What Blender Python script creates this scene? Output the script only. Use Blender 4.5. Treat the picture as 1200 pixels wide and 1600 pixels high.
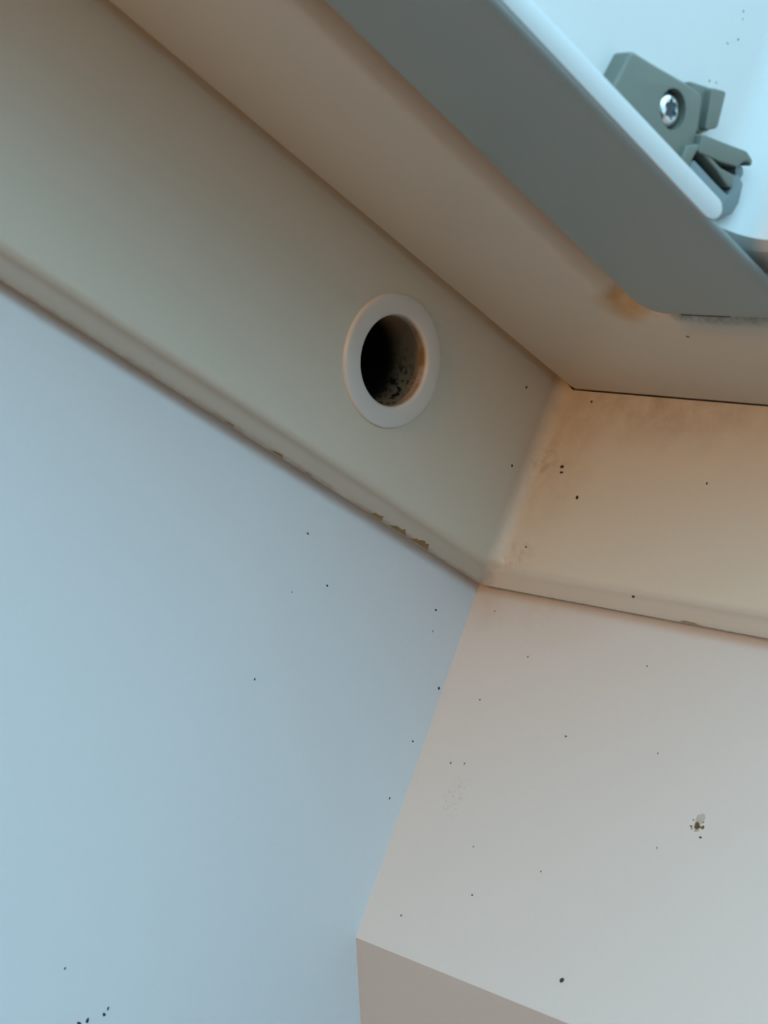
import bpy, bmesh, math, random
from mathutils import Vector, Matrix

for o in list(bpy.data.objects):
    bpy.data.objects.remove(o, do_unlink=True)
SC = bpy.context.scene
COL = SC.collection
MM = 0.001
rng = random.Random(7)

# ------------------------------------------------------------ camera
# axes of the place: x runs along the left lining away from the corner, y along the right lining, z out through the roof window
cam_d = bpy.data.cameras.new('camera')
cam = bpy.data.objects.new('camera', cam_d)
COL.objects.link(cam)
RX = Vector((-0.62498149, 0.69359697, 0.35821972))
DN = Vector((-0.39948847, 0.11007125, -0.91010619))
FW = Vector((-0.67067659, -0.71190418, 0.2082915))
m = Matrix((RX, -DN, -FW)).transposed().to_4x4()
m.translation = Vector((272.73, 255.6, -72.64)) * MM
cam.matrix_world = m
cam_d.sensor_fit = 'VERTICAL'
cam_d.sensor_height = 36.0
cam_d.sensor_width = 27.0
cam_d.lens = 2970.5 * 36.0 / 1600.0
cam_d.clip_start = 0.005
cam_d.clip_end = 50
cam_d.dof.use_dof = True
cam_d.dof.focus_distance = 0.375
cam_d.dof.aperture_fstop = 38
SC.camera = cam

# ------------------------------------------------------------ sky and light
W = bpy.data.worlds.new('sky')
SC.world = W
W.use_nodes = True
nt = W.node_tree
nt.nodes.clear()
tc = nt.nodes.new('ShaderNodeTexCoord')
sp = nt.nodes.new('ShaderNodeSeparateXYZ')
mr = nt.nodes.new('ShaderNodeMapRange')
mr.inputs['From Min'].default_value = -0.12
mr.inputs['From Max'].default_value = 0.12
mx = nt.nodes.new('ShaderNodeMix')
mx.data_type = 'RGBA'
mx.inputs['A'].default_value = (0.062, 0.057, 0.050, 1)     # the room below, wooden floor
mx.inputs['B'].default_value = (1.56, 2.88, 3.75, 1)     # hazy daylight sky above the roof
bg = nt.nodes.new('ShaderNodeBackground')
wo = nt.nodes.new('ShaderNodeOutputWorld')
nt.links.new(tc.outputs['Generated'], sp.inputs[0])
nt.links.new(sp.outputs['Z'], mr.inputs['Value'])
nt.links.new(mr.outputs['Result'], mx.inputs['Factor'])
nt.links.new(mx.outputs['Result'], bg.inputs['Color'])
nt.links.new(bg.outputs[0], wo.inputs['Surface'])


def aim(o, loc, target):
    o.location = Vector(loc) * MM
    d = (Vector(target) - Vector(loc)).normalized()
    o.rotation_euler = d.to_track_quat('-Z', 'Y').to_euler()


def area(name, loc, target, size, power, col):
    l = bpy.data.lights.new(name, 'AREA')
    l.shape = 'DISK'
    l.size = size * MM
    l.energy = power
    l.color = col
    o = bpy.data.objects.new(name, l)
    COL.objects.link(o)
    aim(o, loc, target)
    return o


# unseen warm lamp without fixture, placed in the shaft to warm the right lining
area('unseen_warm_lamp', (585, 70, -85), (0, 60, 0), 110, 0.80, (1.0, 0.48, 0.13))

SC.view_settings.view_transform = 'Standard'
SC.view_settings.look = 'None'
SC.view_settings.exposure = 0.0
SC.view_settings.gamma = 1.0
SC.view_settings.use_curve_mapping = False


# ------------------------------------------------------------ materials
def mat(name, col, rough=0.45, spec=0.5, metal=0.0, grain=0.02, gscale=900, bump=0.0, bscale=1500, coat=0.0):
    m = bpy.data.materials.new(name)
    m.use_nodes = True
    t = m.node_tree
    b = t.nodes['Principled BSDF']
    b.inputs['Roughness'].default_value = rough
    b.inputs['Specular IOR Level'].default_value = spec
    b.inputs['Metallic'].default_value = metal
    b.inputs['Coat Weight'].default_value = coat
    tx = t.nodes.new('ShaderNodeTexCoord')
    n = t.nodes.new('ShaderNodeTexNoise')
    n.inputs['Scale'].default_value = gscale
    n.inputs['Detail'].default_value = 4
    t.links.new(tx.outputs['Object'], n.inputs['Vector'])
    r = t.nodes.new('ShaderNodeMix')
    r.data_type = 'RGBA'
    r.inputs['A'].default_value = tuple(c * (1 - grain) for c in col) + (1,)
    r.inputs['B'].default_value = tuple(min(1, c * (1 + grain)) for c in col) + (1,)
    t.links.new(n.outputs['Fac'], r.inputs['Factor'])
    t.links.new(r.outputs['Result'], b.inputs['Base Color'])
    m['last'] = r.name
    if bump:
        n2 = t.nodes.new('ShaderNodeTexNoise')
        n2.inputs['Scale'].default_value = bscale
        n2.inputs['Detail'].default_value = 3
        t.links.new(tx.outputs['Object'], n2.inputs['Vector'])
        bp = t.nodes.new('ShaderNodeBump')
        bp.inputs['Strength'].default_value = bump
        bp.inputs['Distance'].default_value = 0.0002
        t.links.new(n2.outputs['Fac'], bp.inputs['Height'])
        t.links.new(bp.outputs['Normal'], b.inputs['Normal'])
    return m


def stain_or_shade(m, col, centre, radii, strength, nscale=220, lo=0.35, hi=0.75, edge=0.6):
    """a patch of dirt, yellowing or painted shade: an ellipsoid (mm) broken up by noise"""
    t = m.node_tree
    b = t.nodes['Principled BSDF']
    tx = t.nodes.new('ShaderNodeTexCoord')
    mp = t.nodes.new('ShaderNodeMapping')
    mp.inputs['Location'].default_value = [-c / r for c, r in zip(centre, radii)]
    mp.inputs['Scale'].default_value = [1000.0 / r for r in radii]
    t.links.new(tx.outputs['Object'], mp.inputs['Vector'])
    ln = t.nodes.new('ShaderNodeVectorMath')
    ln.operation = 'LENGTH'
    t.links.new(mp.outputs[0], ln.inputs[0])
    r1 = t.nodes.new('ShaderNodeMapRange')
    r1.interpolation_type = 'SMOOTHSTEP'
    r1.inputs['From Min'].default_value = 1.0
    r1.inputs['From Max'].default_value = 1.0 - edge
    t.links.new(ln.outputs['Value'], r1.inputs['Value'])
    n = t.nodes.new('ShaderNodeTexNoise')
    n.inputs['Scale'].default_value = nscale
    n.inputs['Detail'].default_value = 6
    n.inputs['Roughness'].default_value = 0.65
    t.links.new(tx.outputs['Object'], n.inputs['Vector'])
    r2 = t.nodes.new('ShaderNodeMapRange')
    r2.inputs['From Min'].default_value = lo
    r2.inputs['From Max'].default_value = hi
    t.links.new(n.outputs['Fac'], r2.inputs['Value'])
    mu = t.nodes.new('ShaderNodeMath')
    mu.operation = 'MULTIPLY'
    t.links.new(r1.outputs[0], mu.inputs[0])
    t.links.new(r2.outputs[0], mu.inputs[1])
    m2 = t.nodes.new('ShaderNodeMath')
    m2.operation = 'MULTIPLY'
    m2.inputs[1].default_value = strength
    t.links.new(mu.outputs[0], m2.inputs[0])
    x = t.nodes.new('ShaderNodeMix')
    x.data_type = 'RGBA'
    x.inputs['B'].default_value = tuple(col) + (1,)
    t.links.new(m2.outputs[0], x.inputs['Factor'])
    t.links.new(t.nodes[m['last']].outputs['Result'], x.inputs['A'])
    t.links.new(x.outputs['Result'], b.inputs['Base Color'])
    m['last'] = x.name
    return m


M_LIN = mat('white_laminate', (0.80, 0.80, 0.80), 0.5, 0.4, grain=0.012, bump=0.06)
M_LINR = mat('warm_white_laminate', (0.73, 0.695, 0.65), 0.5, 0.4, grain=0.012, bump=0.06)  # warm copy of the left laminate, warmer light put into its colour
stain_or_shade(M_LINR, (0.52, 0.36, 0.20), (-3, 2, 0), (8, 40, 12), 0.45, 150, .2, .8, .9)  # warmer brown tone towards the top of the board
stain_or_shade(M_LINR, (0.46, 0.40, 0.34), (-4.3, 9.5, -41), (3, 3.5, 6), 0.4, 1100, .5, .68, .6)
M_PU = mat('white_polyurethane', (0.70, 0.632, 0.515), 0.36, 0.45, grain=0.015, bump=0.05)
stain_or_shade(M_PU, (0.46, 0.29, 0.13), (2, 9, 30), (7, 13, 26), 0.42, 260, .25, .8, .8)
stain_or_shade(M_PU, (0.30, 0.19, 0.08), (2, 6.5, 27), (3, 5, 7), 0.55, 500, .45, .75, .7)
stain_or_shade(M_PU, (0.42, 0.27, 0.12), (2, 8, 7), (4, 6, 5), 0.4, 700, .45, .75, .7)
stain_or_shade(M_PU, (0.30, 0.17, 0.07), (2, 28, 44), (6, 52, 16), 0.6, 200, .2, .8, .9)  # browner towards the top of the right face
stain_or_shade(M_PU, (0.26, 0.16, 0.08), (60, 0, 0.2), (120, 2.0, 1.0), 0.7, 240, .35, .7, .6)
stain_or_shade(M_PU, (0.40, 0.29, 0.225), (80, .8, 1.6), (160, 3.6, 3.1), 0.42, 60, -.2, .4, .35)  # darkens the lip band, painting the shade on its down-facing side
stain_or_shade(M_PU, (0.40, 0.29, 0.225), (-.4, 80, 1.6), (2.6, 160, 3.1), 0.3, 60, -.2, .4, .35)  # the same painted shade on the right run of the lip
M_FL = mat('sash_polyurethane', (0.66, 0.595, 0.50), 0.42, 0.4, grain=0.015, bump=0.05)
stain_or_shade(M_FL, (0.52, 0.34, 0.16), (35, 41, 46.5), (6, 7, 5), 0.95, 160, .2, .6, .6)
stain_or_shade(M_FL, (0.36, 0.20, 0.08), (34, 62, 46), (3.5, 22, 4), 0.75, 420, .38, .62, .7)
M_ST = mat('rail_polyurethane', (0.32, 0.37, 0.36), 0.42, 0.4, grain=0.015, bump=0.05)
stain_or_shade(M_ST, (0.20, 0.12, 0.06), (39.9, 62, 42.5), (1.4, 9, 3), 0.7, 700, .45, .7, .8)
M_UP = mat('white_sash_plastic', (0.63, 0.60, 0.57), 0.45, 0.4, grain=0.015, bump=0.08)
M_TRIM = mat('trim_plastic', (0.60, 0.59, 0.57), 0.4, 0.45, grain=0.01)
M_RING = mat('ring_plastic', (0.73, 0.70, 0.65), 0.33, 0.5, grain=0.02)
stain_or_shade(M_RING, (0.50, 0.30, 0.14), (60, 7, 27), (7, 4, 13), 0.75, 300, .2, .6, .8)
stain_or_shade(M_RING, (0.36, 0.19, 0.06), (42, 0.2, 25), (9.5, 4.1, 22), 0.95, 260, .2, .6, .25)
M_TUBE = mat('sleeve_plastic', (0.44, 0.29, 0.17), 0.6, 0.3, grain=0.12, gscale=400)
stain_or_shade(M_TUBE, (0.010, 0.008, 0.006), (45, -2.5, 22), (14, 7, 13), 1.0, 750, .50, .56, .5)
stain_or_shade(M_TUBE, (0.010, 0.008, 0.006), (47, -20, 26), (20, 21, 20), 1.0, 300, .1, .3, .25)  # blackens the deep end, painting the shade far down the sleeve
stain_or_shade(M_TUBE, (0.17, 0.09, 0.03), (45, 1, 18), (7, 3.5, 3), 0.8, 900, .42, .6, .6)
M_DARK = mat('shade_black', (0.012, 0.010, 0.008), 0.9, 0.1, grain=0.2)  # flat black that paints the shade inside the hole and gaps
M_GREY = mat('grey_nylon', (0.150, 0.157, 0.125), 0.42, 0.45, grain=0.05, gscale=1500)
M_PLATE = mat('blue_grey_plastic', (0.17, 0.205, 0.21), 0.4, 0.5, grain=0.03)
M_ZINC = mat('zinc_steel', (0.75, 0.79, 0.80), 0.22, 0.5, metal=1.0, grain=0.08, gscale=1200, bump=0.2)
M_RECESS = mat('recess_shade_steel', (0.06, 0.075, 0.08), 0.35, 0.5, metal=0.6, grain=0.3)  # dark copy of the zinc, shade of the recess put into its colour
M_CHIP = mat('bare_wood_chip', (0.30, 0.185, 0.075), 0.8, 0.2, grain=0.3, gscale=700)
M_CRUST = mat('brown_remains', (0.14, 0.085, 0.038), 0.6, 0.3, grain=0.6, gscale=1400)
M_PALE = mat('pale_remains', (0.52, 0.485, 0.41), 0.6, 0.3, grain=0.25, gscale=1400)
M_SPECK = mat('dark_speck', (0.045, 0.036, 0.030), 0.7, 0.2, grain=0.4, gscale=2000)
M_FAINT = mat('faint_speck', (0.19, 0.16, 0.13), 0.7, 0.2, grain=0.4, gscale=2000)
M_CEIL = mat('ceiling_paint', (0.68, 0.60, 0.54), 0.7, 0.3, grain=0.012, bump=0.1)


# ------------------------------------------------------------ helpers
def link(name, bm, material, parent=None, smooth=30):
    me = bpy.data.meshes.new(name)
    bmesh.ops.recalc_face_normals(bm, faces=bm.faces)
    for v in bm.verts:
        v.co *= MM
    bm.to_mesh(me)
    bm.free()
    me.materials.append(material)
    if smooth:
        for p in me.polygons:
            p.use_smooth = True
        me.set_sharp_from_angle(angle=math.radians(smooth))
    o = bpy.data.objects.new(name, me)
    COL.objects.link(o)
    if parent:
        o.parent = parent
        o.matrix_parent_inverse = parent.matrix_world.inverted()
    return o


def empty(name, loc, label=None, cat=None, kind=None, group=None):
    o = bpy.data.objects.new(name, None)
    COL.objects.link(o)
    o.empty_display_size = 0.01
    o.location = Vector(loc) * MM
    o.matrix_world = Matrix.Translation(o.location)
    tag(o, label, cat, kind, group)
    return o


def tag(o, label=None, cat=None, kind=None, group=None):
    for k, v in (('label', label), ('category', cat), ('kind', kind), ('group', group)):
        if v:
            o[k] = v
    return o


def warp_none(p):
    return p


def warp_sash(p):                       # the sash hangs about a degree open
    x, y, z = p
    return (x, y + (0.036 * (x - 45) if y < 62 and x > 45 else 0), z + 0.018 * (x - 100))


def warp_flange(p):
    x, y, z = p
    return (x, y + (0.020 * (x - 35) if y > 20 and x > 35 else 0), z + 0.020 * x)


def corner_path(nl, nr, r, zl, zr, far_x, far_y, seg=10):
    """runs in along the left side, round the corner and out along the right side"""
    pts = [(far_x, nl, zl), (far_x * 0.4, nl, zl), (nr + r, nl, zl)]
    cx, cy = nr + r, nl + r
    for i in range(1, seg):
        a = math.pi / 2 * i / seg
        s = i / seg
        pts.append((cx - r * math.sin(a), cy - r * math.cos(a), zl * (1 - s) + zr * s))
    pts += [(nr, nl + r, zr), (nr, far_y * 0.4, zr), (nr, far_y, zr)]
    return pts


def sweep(profile, far_x, far_y, warp=warp_none):
    bm = bmesh.new()
    rows = []
    for p in profile:
        nl, nr, zl, zr, r = p
        rows.append([bm.verts.new(warp(q)) for q in corner_path(nl, nr, r, zl, zr, far_x, far_y)])
    n = len(rows)
    for i in range(n):
        a, b = rows[i], rows[(i + 1) % n]
        for j in range(len(a) - 1):
            bm.faces.new((a[j], a[j + 1], b[j + 1], b[j]))
    bm.faces.new([r[0] for r in rows])
    bm.faces.new([r[-1] for r in rows])
    return bm


def prism(pts, y0, y1, bev=0.4, seg=2, only_front=True):
    """outline in the x-z plane, thick along y (y1 is the side towards the room), front rim rounded"""
    bm = bmesh.new()
    a = [bm.verts.new((x, y0, z)) for x, z in pts]
    b = [bm.verts.new((x, y1, z)) for x, z in pts]
    n = len(pts)
    bm.faces.new(a)
    f = bm.faces.new(b)
    for i in range(n):
        bm.faces.new((a[i], a[(i + 1) % n], b[(i + 1) % n], b[i]))
    bm.normal_update()
    if bev:
        es = list(f.edges)
        bmesh.ops.bevel(bm, geom=es, offset=bev, segments=seg, profile=0.5, affect='EDGES', clamp_overlap=True)
    return bm


def round_poly(pts, r, seg=4):
    out = []
    n = len(pts)
    for i in range(n):
        p0, p, p1 = Vector(pts[i - 1]), Vector(pts[i]), Vector(pts[(i + 1) % n])
        d0, d1 = (p0 - p), (p1 - p)
        rr = min(r, d0.length * 0.45, d1.length * 0.45)
        a, b = p + d0.normalized() * rr, p + d1.normalized() * rr
        for k in range(seg + 1):
            t = k / seg
            out.append(tuple(a * (1 - t) ** 2 + p * 2 * t * (1 - t) + b * t * t))
    return out


def lathe_y(profile, cx, cz, n=64):
    """closed ring about an axis along y: profile of (radius, y)"""
    bm = bmesh.new()
    rows = []
    for r, y in profile:
        rows.append([bm.verts.new((cx + r * math.cos(2 * math.pi * k / n), y, cz + r * math.sin(2 * math.pi * k / n))) for k in range(n)])
    m_ = len(rows)
    for i in range(m_):
        a, b = rows[i], rows[(i + 1) % m_]
        for k in range(n):
            bm.faces.new((a[k], a[(k + 1) % n], b[(k + 1) % n], b[k]))
    return bm


def box(bm, lo, hi):
    r = bmesh.ops.create_cube(bm, size=1)
    for v in r['verts']:
        v.co = Vector([lo[i] + (v.co[i] + 0.5) * (hi[i] - lo[i]) for i in range(3)])
    return bm


def cut(o, bm):
    """subtract bm (mm) from object o for good"""
    me = bpy.data.meshes.new('cutter')
    bmesh.ops.recalc_face_normals(bm, faces=bm.faces)
    for v in bm.verts:
        v.co *= MM
    bm.to_mesh(me)
    bm.free()
    c = bpy.data.objects.new('cutter', me)
    COL.objects.link(c)
    md = o.modifiers.new('cut', 'BOOLEAN')
    md.operation = 'DIFFERENCE'
    md.solver = 'EXACT'
    md.object = c
    bpy.context.view_layer.update()
    dg = bpy.context.evaluated_depsgraph_get()
    new = bpy.data.meshes.new_from_object(o.evaluated_get(dg))
    o.modifiers.clear()
    o.data = new
    bpy.data.objects.remove(c, do_unlink=True)
    new.set_sharp_from_angle(angle=math.radians(30))


def rod_y(cx, cz, r, y0, y1, n=48):
    bm = bmesh.new()
    a = [bm.verts.new((cx + r * math.cos(2 * math.pi * k / n), y0, cz + r * math.sin(2 * math.pi * k / n))) for k in range(n)]
    b = [bm.verts.new((v.co.x, y1, v.co.z)) for v in a]
    bm.faces.new(a)
    bm.faces.new(b)
    for k in range(n):
        bm.faces.new((a[k], a[(k + 1) % n], b[(k + 1) % n], b[k]))
    return bm


def hull_prism(quad_a, quad_b):
    bm = bmesh.new()
    a = [bm.verts.new(p) for p in quad_a]
    b = [bm.verts.new(p) for p in quad_b]
    n = len(a)
    bm.faces.new(a)
    bm.faces.new(b)
    for k in range(n):
        bm.faces.new((a[k], a[(k + 1) % n], b[(k + 1) % n], b[k]))
    return bm


FARX, FARY = 640, 900
BACK = 3.0                                           # both linings sit a little behind the lip of the frame
SPLAY = 2.6 / 73.0                                   # the right lining leans out a little

# ------------------------------------------------------------ the setting
bm = bmesh.new()
box(bm, (-120, -16, -190), (FARX + 40, -BACK, 5.5))
wl = tag(link('wall_left', bm, M_LIN, smooth=0), 'smooth white lining board left of the corner, lit cool blue', None, 'structure')
zb = -72.9
q = [(-BACK + SPLAY * 5.5, -BACK, 5.5), (-BACK - SPLAY * 73, -BACK, zb), (-BACK - SPLAY * 73 - 12, -BACK, zb + 10), (-16, -BACK, 5.5)]
bm = hull_prism(q, [(x, FARY + 40, z - (6.4 if z < 0 else 0)) for x, y, z in q])
wr = tag(link('wall_right', bm, M_LINR), 'short white lining board right of the corner, faintly yellow at its top', None, 'structure')
q = [(-BACK - 2.6, -BACK, zb), (-BACK - 92.6, -BACK, zb - 133.5), (-BACK - 112, -BACK, zb - 122), (-BACK - 16, -BACK, zb + 9.5)]
bm = hull_prism(q, [(x, FARY + 40, z - 6.4) for x, y, z in q])
tag(link('ceiling', bm, M_CEIL, smooth=0), 'sloping beige ceiling below the right lining', None, 'structure')
bm = bmesh.new()
box(bm, (-120, FARY, -73), (FARX, FARY + 14, 160))
tag(link('wall_front', bm, M_LIN, smooth=0), 'lining opposite the left lining, out of the picture', None, 'structure')
bm = bmesh.new()
box(bm, (FARX, 0, -73), (FARX + 14, FARY, 160))
tag(link('wall_back', bm, M_LIN, smooth=0), 'lining opposite the right lining, out of the picture', None, 'structure')

# window frame: moulded inner face with a lip over the linings
win = empty('window_1', (0, 0, 0), 'white moulded roof window frame meeting in the corner', None, 'structure')
prof = [(-22, -22, 7, 7, .3), (-1.4, -1.8, 7, 7, .3), (-.6, -.95, .45, .45, .3), (.0, -.35, .35, .35, .3), (.25, -.2, .5, .5, .5), (.75, .1, 1.4, 1.4, 1.2), (1.2, .4, 2.5, 2.5, 1.8), (1.5, .6, 3.1, 3.1, 2.2),
        (1.9, .85, 3.5, 3.5, 2.5), (2.6, 1.2, 3.95, 3.95, 2.8), (3.1, 1.52, 4.5, 4.5, 3.1), (3.27, 1.66, 5.1, 5.1, 3.3), (3.3, 1.7, 6.0, 6.0, 3.4), (3.3, 1.7, 8, 8, 3.4), (3.4, 1.7, 46.4, 43.15, 3.0), (1.0, -1.5, 46.45, 43.25, 3.0),
        (-30, -30, 46.5, 43.3, 1), (-30, -30, 7.2, 7.2, 1)]
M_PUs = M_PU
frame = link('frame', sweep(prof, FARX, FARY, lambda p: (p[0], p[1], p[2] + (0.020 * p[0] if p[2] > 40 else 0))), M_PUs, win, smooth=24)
HX, HZ = 47.2, 26.6
cut(frame, rod_y(HX, HZ, 9.2, -40, 20))

# the flat flange over the frame, its bevelled inner edge, and the upper rebate
prof = [(-26, -26, 46.9, 43.9, 1), (6.1, 1.6, 46.9, 43.9, 1.2), (6.7, 2.1, 44.1, 43.5, 1.4), (6.9, 2.3, 43.3, 43.25, 1.6), (7.7, 3.0, 43.05, 43.2, 1.8),
        (37.2, 31.2, 44.9, 44.2, 4), (38.6, 32.4, 45.1, 44.4, 4), (39.8, 33.2, 45.8, 44.9, 4), (41.0, 34.6, 47.2, 45.8, 3.5), (42.2, 36.2, 50.0, 47.0, 3), (43.2, 37.5, 55.0, 48.2, 2.5), (44.5, 40.0, 62, 49.5, 2), (60, 48, 62, 55.5, 2), (60, 48, 63, 63, 2),
        (-26, -26, 63, 63, 1)]
flange = link('flange', sweep(prof, FARX, FARY, warp_flange), M_FL, win, smooth=24)
prof = [(60.5, 48.5, 46, 46, 1), (75.6, 56, 45.6, 45.6, 9), (77, 58, 46.6, 46.6, 9), (77, 58, 150, 150, 9), (-26, -26, 150, 150, 1), (-26, -26, 63.5, 63.5, 1), (60.5, 48.5, 63.5, 63.5, 1)]
rebate = link('rebate', sweep(prof, FARX, FARY), M_UP, win, smooth=24)

# ------------------------------------------------------------ sash rail: long rounded member across the frame
sash = empty('sash_rail', (40, 68, 42), 'long grey-white rounded sash rail with a squared-off lower end at the frame corner', 'window sash')


def rail_outline(inset, big):
    x0, y0, y1 = 39.9 + inset, 51.3 + inset, 82.5 - big
    r = 5.0
    pts = [(420, y0)]
    pts += [(46.2, y0)]
    # slanted, softly rounded left corner of the end
    for k in range(9):
        t = k / 8
        a, c, b = Vector((46.2, y0)), Vector((x0 + 1.0, y0 - 0.2)), Vector((x0, y0 + 3.5))
        pts.append(tuple(a * (1 - t) ** 2 + c * 2 * t * (1 - t) + b * t * t))
    for k in range(9):
        t = k / 8
        a, c, b = Vector((x0, y1 - 7)), Vector((x0, y1)), Vector((x0 + 7, y1))
        pts.append(tuple(a * (1 - t) ** 2 + c * 2 * t * (1 - t) + b * t * t))
    pts.append((420, y1))
    return pts


bm = bmesh.new()
rows = []
lay = []
for k in range(7):
    a = math.pi / 2 * k / 6
    lay.append((43.2 + 1.2 * (1 - math.cos(a)), 0.5 * (1 - math.sin(a)), 2.8 * (1 - math.sin(a))))
lay += [(44.6, 0, 0), (44.8, 0.4, 0.6), (44.8, 0.5, 4.0), (49.5, 0.6, 10.0)]
for z, i, b in lay:
    rows.append([bm.verts.new(warp_sash((x, y, z))) for x, y in rail_outline(i, b)])
for a, b in zip(rows, rows[1:]):
    for j in range(len(a)):
        k = (j + 1) % len(a)
        bm.faces.new((a[j], a[k], b[k], b[j]))
bm.faces.new(rows[0])
bm.faces.new(rows[-1])
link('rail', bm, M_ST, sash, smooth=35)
link('rail_slot_shade', box(bmesh.new(), (39.6, 58.5, 42.3), (40.6, 68.5, 43.4)), M_DARK, sash, smooth=0)  # black box standing in for the shade of a shallow slot
# flat bright trim along the side that faces the opening
pts = round_poly([(260, 49.0), (70.2, 43.35), (68.2, 44.2), (67.4, 46.0), (68.6, 47.3), (260, 51.6)], 1.2)
bm = prism(pts, 82.0, 82.8, 0.3)
link('side_trim', bm, M_TRIM, sash)

# ------------------------------------------------------------ grommet in the left face of the frame
gr = empty('grommet', (HX, 3.3, HZ), 'round off-white plastic ring around a dark mouldy hole in the frame', 'grommet')
prof = [(9.1, -4), (9.1, 3.2), (12.5, 3.2), (12.5, 3.7), (12.4, 3.9), (12.1, 4.05), (11.4, 4.12), (9.2, 4.15), (8.75, 4.05), (8.5, 3.8), (8.42, 3.3), (8.4, -4)]
link('ring', lathe_y(prof, HX, HZ, 96), M_RING, gr, smooth=40)
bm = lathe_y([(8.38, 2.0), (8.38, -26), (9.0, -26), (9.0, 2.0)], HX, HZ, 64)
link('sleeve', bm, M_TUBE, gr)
link('dark_bottom', rod_y(HX, HZ, 8.9, -27.5, -26), M_DARK, gr)  # black cap painting the darkness at the end of the hole

# ------------------------------------------------------------ bracket on the rebate beside the rail
br = empty('bracket', (80, 77, 54), 'grey plastic bracket with a screw, fixed above the sash rail', 'bracket')
body = round_poly([(96.4, 46), (96.0, 50.9), (95.2, 56.4), (90, 57.5), (80.8, 59.7), (77.7, 60.0), (76.4, 56.5), (75.4, 52.1), (75.3, 46)], 0.9)
bo = link('body', prism(body, 76.9, 80, 0.6, 3), M_GREY, br)
SX, SZ = 82.8, 54.4
cut(bo, rod_y(SX, SZ, 3.05, 77.2, 82))
tab = round_poly([(78.6, 59.4), (79.9, 61.2), (76.8, 62.4), (72.8, 64.0), (71.6, 57.8), (74.2, 55.4), (76.6, 56.6)], 0.8)
link('tab', prism(tab, 76.9, 78.6, 1.0, 4), M_GREY, br)
rib = round_poly([(76.2, 62.3), (72.9, 63.7), (71.9, 57.9), (74.4, 56.0)], 0.6)
link('rib', prism(rib, 76.9, 79.9, 1.1, 4), M_GREY, br)
arm = round_poly([(75.9, 54.4), (74.5, 54.9), (69.6, 56.5), (65.0, 58.1), (62.9, 57.7), (62.8, 56.6), (64.0, 57.0), (65.0, 56.2), (65.6, 54.9), (69.7, 53.3), (72.2, 52.6), (75.4, 51.6)], 0.5)
link('hook_arm', prism(arm, 76.9, 81.0, 0.9, 4), M_GREY, br)
arm = round_poly([(78, 51.2), (75.6, 52.9), (74.9, 53.0), (69.2, 52.7), (65.5, 53.6), (64.7, 51.7), (66.2, 51.2), (69.6, 51.8), (74.8, 52.1), (75.6, 51.6), (76.0, 48.0), (78, 48.0)], 0.4)
link('spring_arm', prism(arm, 78.6, 80.8, 0.4, 3), M_GREY, br)
pl = round_poly([(75.3, 46), (75.4, 49.9), (74.9, 50.6), (69, 50.4), (64.9, 50.4), (65.1, 53.8), (64.4, 54.5), (62.4, 53.9), (61.8, 50.9), (62.4, 48.5), (65.7, 46)], 0.35)
link('retainer_plate', prism(pl, 76.9, 80.4, 0.35, 2), M_PLATE, br)
pl = round_poly([(64.3, 54.9), (64.5, 56.0), (62.9, 56.6), (62.2, 55.8), (62.5, 54.4)], 0.3)
link('retainer_tip', prism(pl, 76.9, 79.6, 0.3, 2), M_PLATE, br)
link('arm_gap_shade', prism([(75.4, 49.5), (75.4, 54), (63.6, 56), (63.2, 50)], 77.1, 77.6, 0), M_DARK, br)  # black sheet behind the arms, painted shade in the gap between them
# screw: domed head with a six-lobed recess
bm = bmesh.new()
n = 60
rows = []


def star(r, k, y):
    return [bm.verts.new((SX + (r + k * math.cos(6 * 2 * math.pi * i / n)) * math.cos(2 * math.pi * i / n), y,
                          SZ + (r + k * math.cos(6 * 2 * math.pi * i / n)) * math.sin(2 * math.pi * i / n))) for i in range(n)]


for r, k, y in [(2.7, 0, 77.05), (2.7, 0, 78.3), (2.6, 0, 78.8), (2.25, 0, 79.3), (1.8, .04, 79.6), (1.45, .22, 79.68), (1.38, .24, 79.5), (1.34, .23, 79.2)]:
    rows.append(star(r, k, y))
for a, b in zip(rows, rows[1:]):
    for j in range(n):
        bm.faces.new((a[j], a[(j + 1) % n], b[(j + 1) % n], b[j]))
bm.faces.new(rows[0])
bm.faces.new(rows[-1])
scr = link('screw', bm, M_ZINC, br, smooth=40)
scr['label'] = 'shiny zinc screw with a six-lobed recess'
bm = bmesh.new()
lo, hi = star(1.33, .23, 79.15), star(1.33, .23, 79.35)
bm.faces.new(lo)
bm.faces.new(hi)
for j in range(n):
    bm.faces.new((lo[j], lo[(j + 1) % n], hi[(j + 1) % n], hi[j]))
link('recess', bm, M_RECESS, scr)

# ------------------------------------------------------------ chips in the coating along the lip
def lip_y(z):                                        # face of the lip on the left run
    p = [(.35, .1), (.5, .25), (1.4, .75), (2.5, 1.2), (3.1, 1.5), (3.5, 1.9)]
    for (z0, y0), (z1, y1) in zip(p, p[1:]):
        if z <= z1:
            return y0 + (y1 - y0) * (z - z0) / (z1 - z0)
    return 3.3


def lip_x(z):                                        # the same on the right run
    p = [(.35, -.3), (.5, -.2), (1.4, .1), (2.5, .4), (3.1, .6), (3.5, .85)]
    for (z0, y0), (z1, y1) in zip(p, p[1:]):
        if z <= z1:
            return y0 + (y1 - y0) * (z - z0) / (z1 - z0)
    return 1.0


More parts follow.
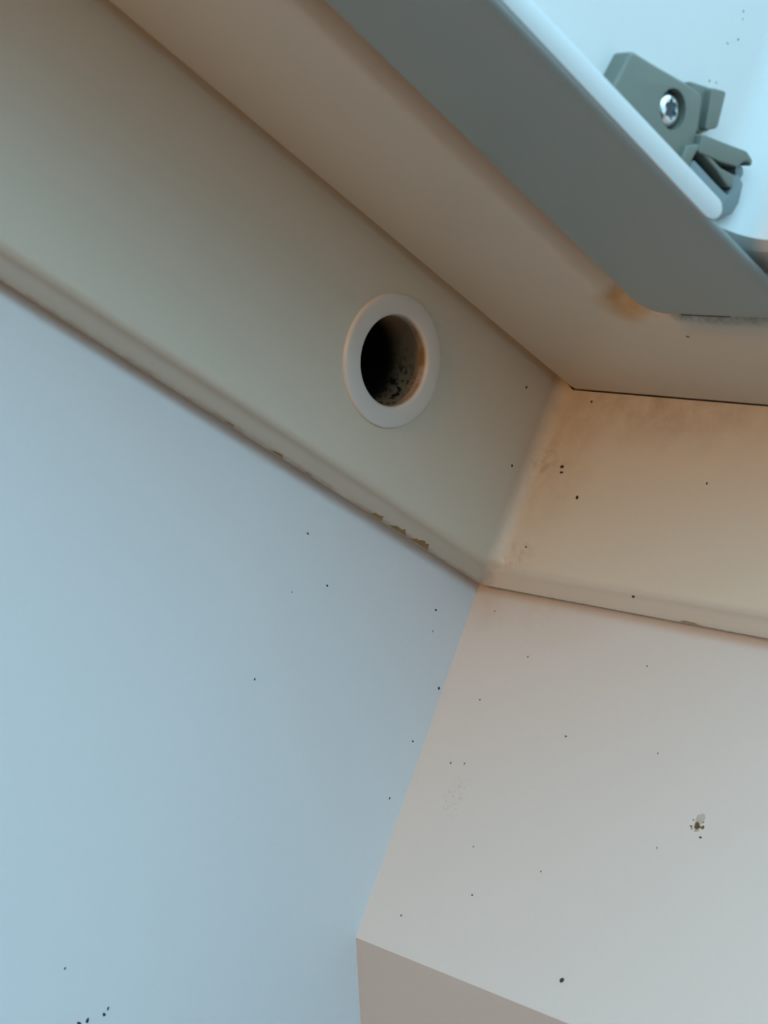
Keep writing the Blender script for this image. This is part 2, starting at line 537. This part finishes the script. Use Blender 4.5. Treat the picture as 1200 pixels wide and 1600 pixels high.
def chip(x0, w, h, right=False):
    bm = bmesh.new()
    n = 9
    base, top = [], []
    for i in range(n + 1):
        t = i / n
        x = x0 + w * (t - 0.5)
        hh = 0.3 + h * (math.sin(math.pi * t) ** 0.7) * (0.55 + 0.6 * rng.random()) * (1.15 - t * 0.5)
        base.append((x, 0.38))
        top.append((x - 0.25 * w * (hh / max(h, .1)) * 0.5, max(0.46, hh)))
    vs = []
    off = 0.10
    for (bx, bz), (tx_, tz) in zip(base, top):
        row = []
        for k in range(4):
            s = k / 3
            x, z = bx + (tx_ - bx) * s, bz + (tz - bz) * s
            yy = (lip_x(z) if right else lip_y(z)) + off * (1 if k < 3 else -1.5)
            row.append(bm.verts.new((yy if right else x, x if right else yy, z)))
        vs.append(row)
    for a, b in zip(vs, vs[1:]):
        for k in range(3):
            bm.faces.new((a[k], a[k + 1], b[k + 1], b[k]))
    return link('paint_chip', bm, M_CHIP, win, smooth=60)


for x0, w, h in [(20.6, 6.0, 1.9), (27.2, 5.2, 1.4), (33.6, 3.6, 1.5), (53.3, 2.4, .5), (61.8, 3.2, .8), (74.3, 2.6, .6)]:
    chip(x0, w, h)
chip(52.0, 5.0, .55, True)


# ------------------------------------------------------------ dead insects and specks
def blob(centre, r, flat=0.5, axis='x', n1=8, n2=5, jit=0.2):
    bm = bmesh.new()
    bmesh.ops.create_icosphere(bm, subdivisions=1, radius=1)
    st = rng.uniform(0.75, 1.35)
    for v in bm.verts:
        k = 1 + rng.uniform(-jit, jit)
        a, b, c = v.co * k
        if axis == 'x':
            v.co = Vector(centre) + Vector((a * r * flat, b * r * st, c * r / st))
        elif axis == 'y':
            v.co = Vector(centre) + Vector((a * r * st, b * r * flat, c * r / st))
        else:
            v.co = Vector(centre) + Vector((a * r * st, b * r / st, c * r * flat))
    return bm


def on_right(y, z):
    return (SPLAY * z - BACK, y, z)


ins = empty('squashed_insect', on_right(64.52, -33.78), 'larger brown squashed insect with pale wing scraps on the right lining', 'insect')
bm = bmesh.new()
for dy, dz, a, b in [(-.1, -.1, .55, .7), (.35, -.35, .4, .35), (-.3, .3, .35, .3), (.15, .25, .3, .3), (.2, -.75, .5, .2)]:
    t = blob(on_right(64.52 + dy, -33.78 + dz), (a + b) / 2 * 1.15, 0.3, 'x')
    me = bpy.data.meshes.new('t')
    t.to_mesh(me)
    t.free()
    bm.from_mesh(me)
link('abdomen', bm, M_CRUST, ins)
for dy, dz, r in [(.75, .65, .34), (1.15, -.25, .36), (1.0, -.45, .25), (-1.15, .55, .2), (-1.2, -.6, .26), (-.95, -.95, .2), (-.1, -1.15, .22)]:
    link('leg', blob(on_right(64.52 + dy, -33.78 + dz), r, 0.3, 'x'), M_CRUST, ins)
for dy, dz, w, h in [(.35, 1.1, .75, .95), (-.45, 1.0, .3, .8), (.2, -.9, .5, .3)]:
    bm = bmesh.new()
    x0, y0, z0 = on_right(64.52 + dy, -33.78 + dz)
    lo = [bm.verts.new((x0 - .05, y0 + w * math.cos(k * math.pi / 5) * rng.uniform(.8, 1.1), z0 + h * math.sin(k * math.pi / 5) * rng.uniform(.8, 1.1))) for k in range(10)]
    hi = [bm.verts.new((v.co.x + .13, v.co.y, v.co.z)) for v in lo]
    bm.faces.new(lo)
    bm.faces.new(hi)
    for k in range(10):
        bm.faces.new((lo[k], lo[(k + 1) % 10], hi[(k + 1) % 10], hi[k]))
    link('wing', bm, M_PALE, ins, smooth=0)
link('fragment', blob(on_right(65.84, -35.80), .28, .4, 'x'), M_SPECK, ins)

fly = empty('dead_fly', on_right(47.23, -66.74), 'tiny dark oval fly low on the right lining near the ceiling edge', 'insect')
cy, cz = 47.23, -66.74
bm = blob(on_right(cy, cz), .60, .6, 'x', jit=.08)
for v in bm.verts:
    v.co.y = cy + (v.co.y - cy) * .55
    v.co.z = cz + (v.co.z - cz) * 1.05
link('body', bm, M_SPECK, fly)
link('wing', blob(on_right(cy + .3, cz + .15), .34, .5, 'x', jit=.1), M_CRUST, fly)


def specks(parent, axis, spots, material=None):
    for p, r in spots:
        link('speck', blob(p, r, .35, axis), material or M_SPECK, parent)


specks(wl, 'y', [((45.06, -BACK, -8.35), .26), ((35.75, -BACK, -15.03), .26), ((6.21, -BACK, -8.25), .3), ((43.84, -BACK, -36.78), .26), ((46.98, -BACK, -99.51), .3),
                 ((47.28, -BACK, -100.62), .38), ((50.32, -BACK, -102.45), .45), ((51.84, -BACK, -103.26), .45), ((59.32, -BACK, -95.36), .25), ((-2.59, -BACK, -21.71), .35),
                 ((-0.98, -BACK, -33.55), .25), ((-0.57, -BACK, -45.69), .22), ((4.89, -BACK, -12.30), .18), ((43.34, -BACK, -19.38), .16)])
specks(wr, 'x', [(on_right(43.39, -8.30), .2), (on_right(30.55, -24.58), .26), (on_right(5.48, -35.19), .28), (on_right(8.92, -34.59), .22), (on_right(3.25, -3.75), .22),
                 (on_right(15.39, -11.33), .2), (on_right(21.45, -57.84), .28), (on_right(35.10, -49.75), .2), (on_right(51.78, -23.46), .2), (on_right(57.85, -39.64), .2),
                 (on_right(6.29, -65.93), .25), (on_right(17.91, -49.25), .2), (on_right(7.30, -21.75), .24)], M_FAINT)
specks(frame, 'x', [((1.7, 17.5, 20.6), .42), ((.72, 38.1, 3.2), .36), ((1.7, 11, 26.6), .5), ((1.7, 11.3, 25.4), .38), ((1.7, 46.1, 26.8), .25), ((1.7, 12.3, 41.0), .3),
                    ((1.7, 9.5, 9), .24)])
specks(frame, 'y', [((11.4, 3.38, 38.8), .3), ((7.2, 3.35, 23.5), .3)])
specks(flange, 'z', [((27.6, 51.4, 44.1), .32)])
specks(rebate, 'y', [((72.5, 77.0, 78.4), .22), ((72.0, 77.0, 77.3), .16), ((71.4, 77.05, 74.1), .18), ((73.4, 77.0, 72.1), .2),
                     ((74.2, 77.0, 64.9), .2), ((72.6, 77.0, 65.6), .2)], M_FAINT)
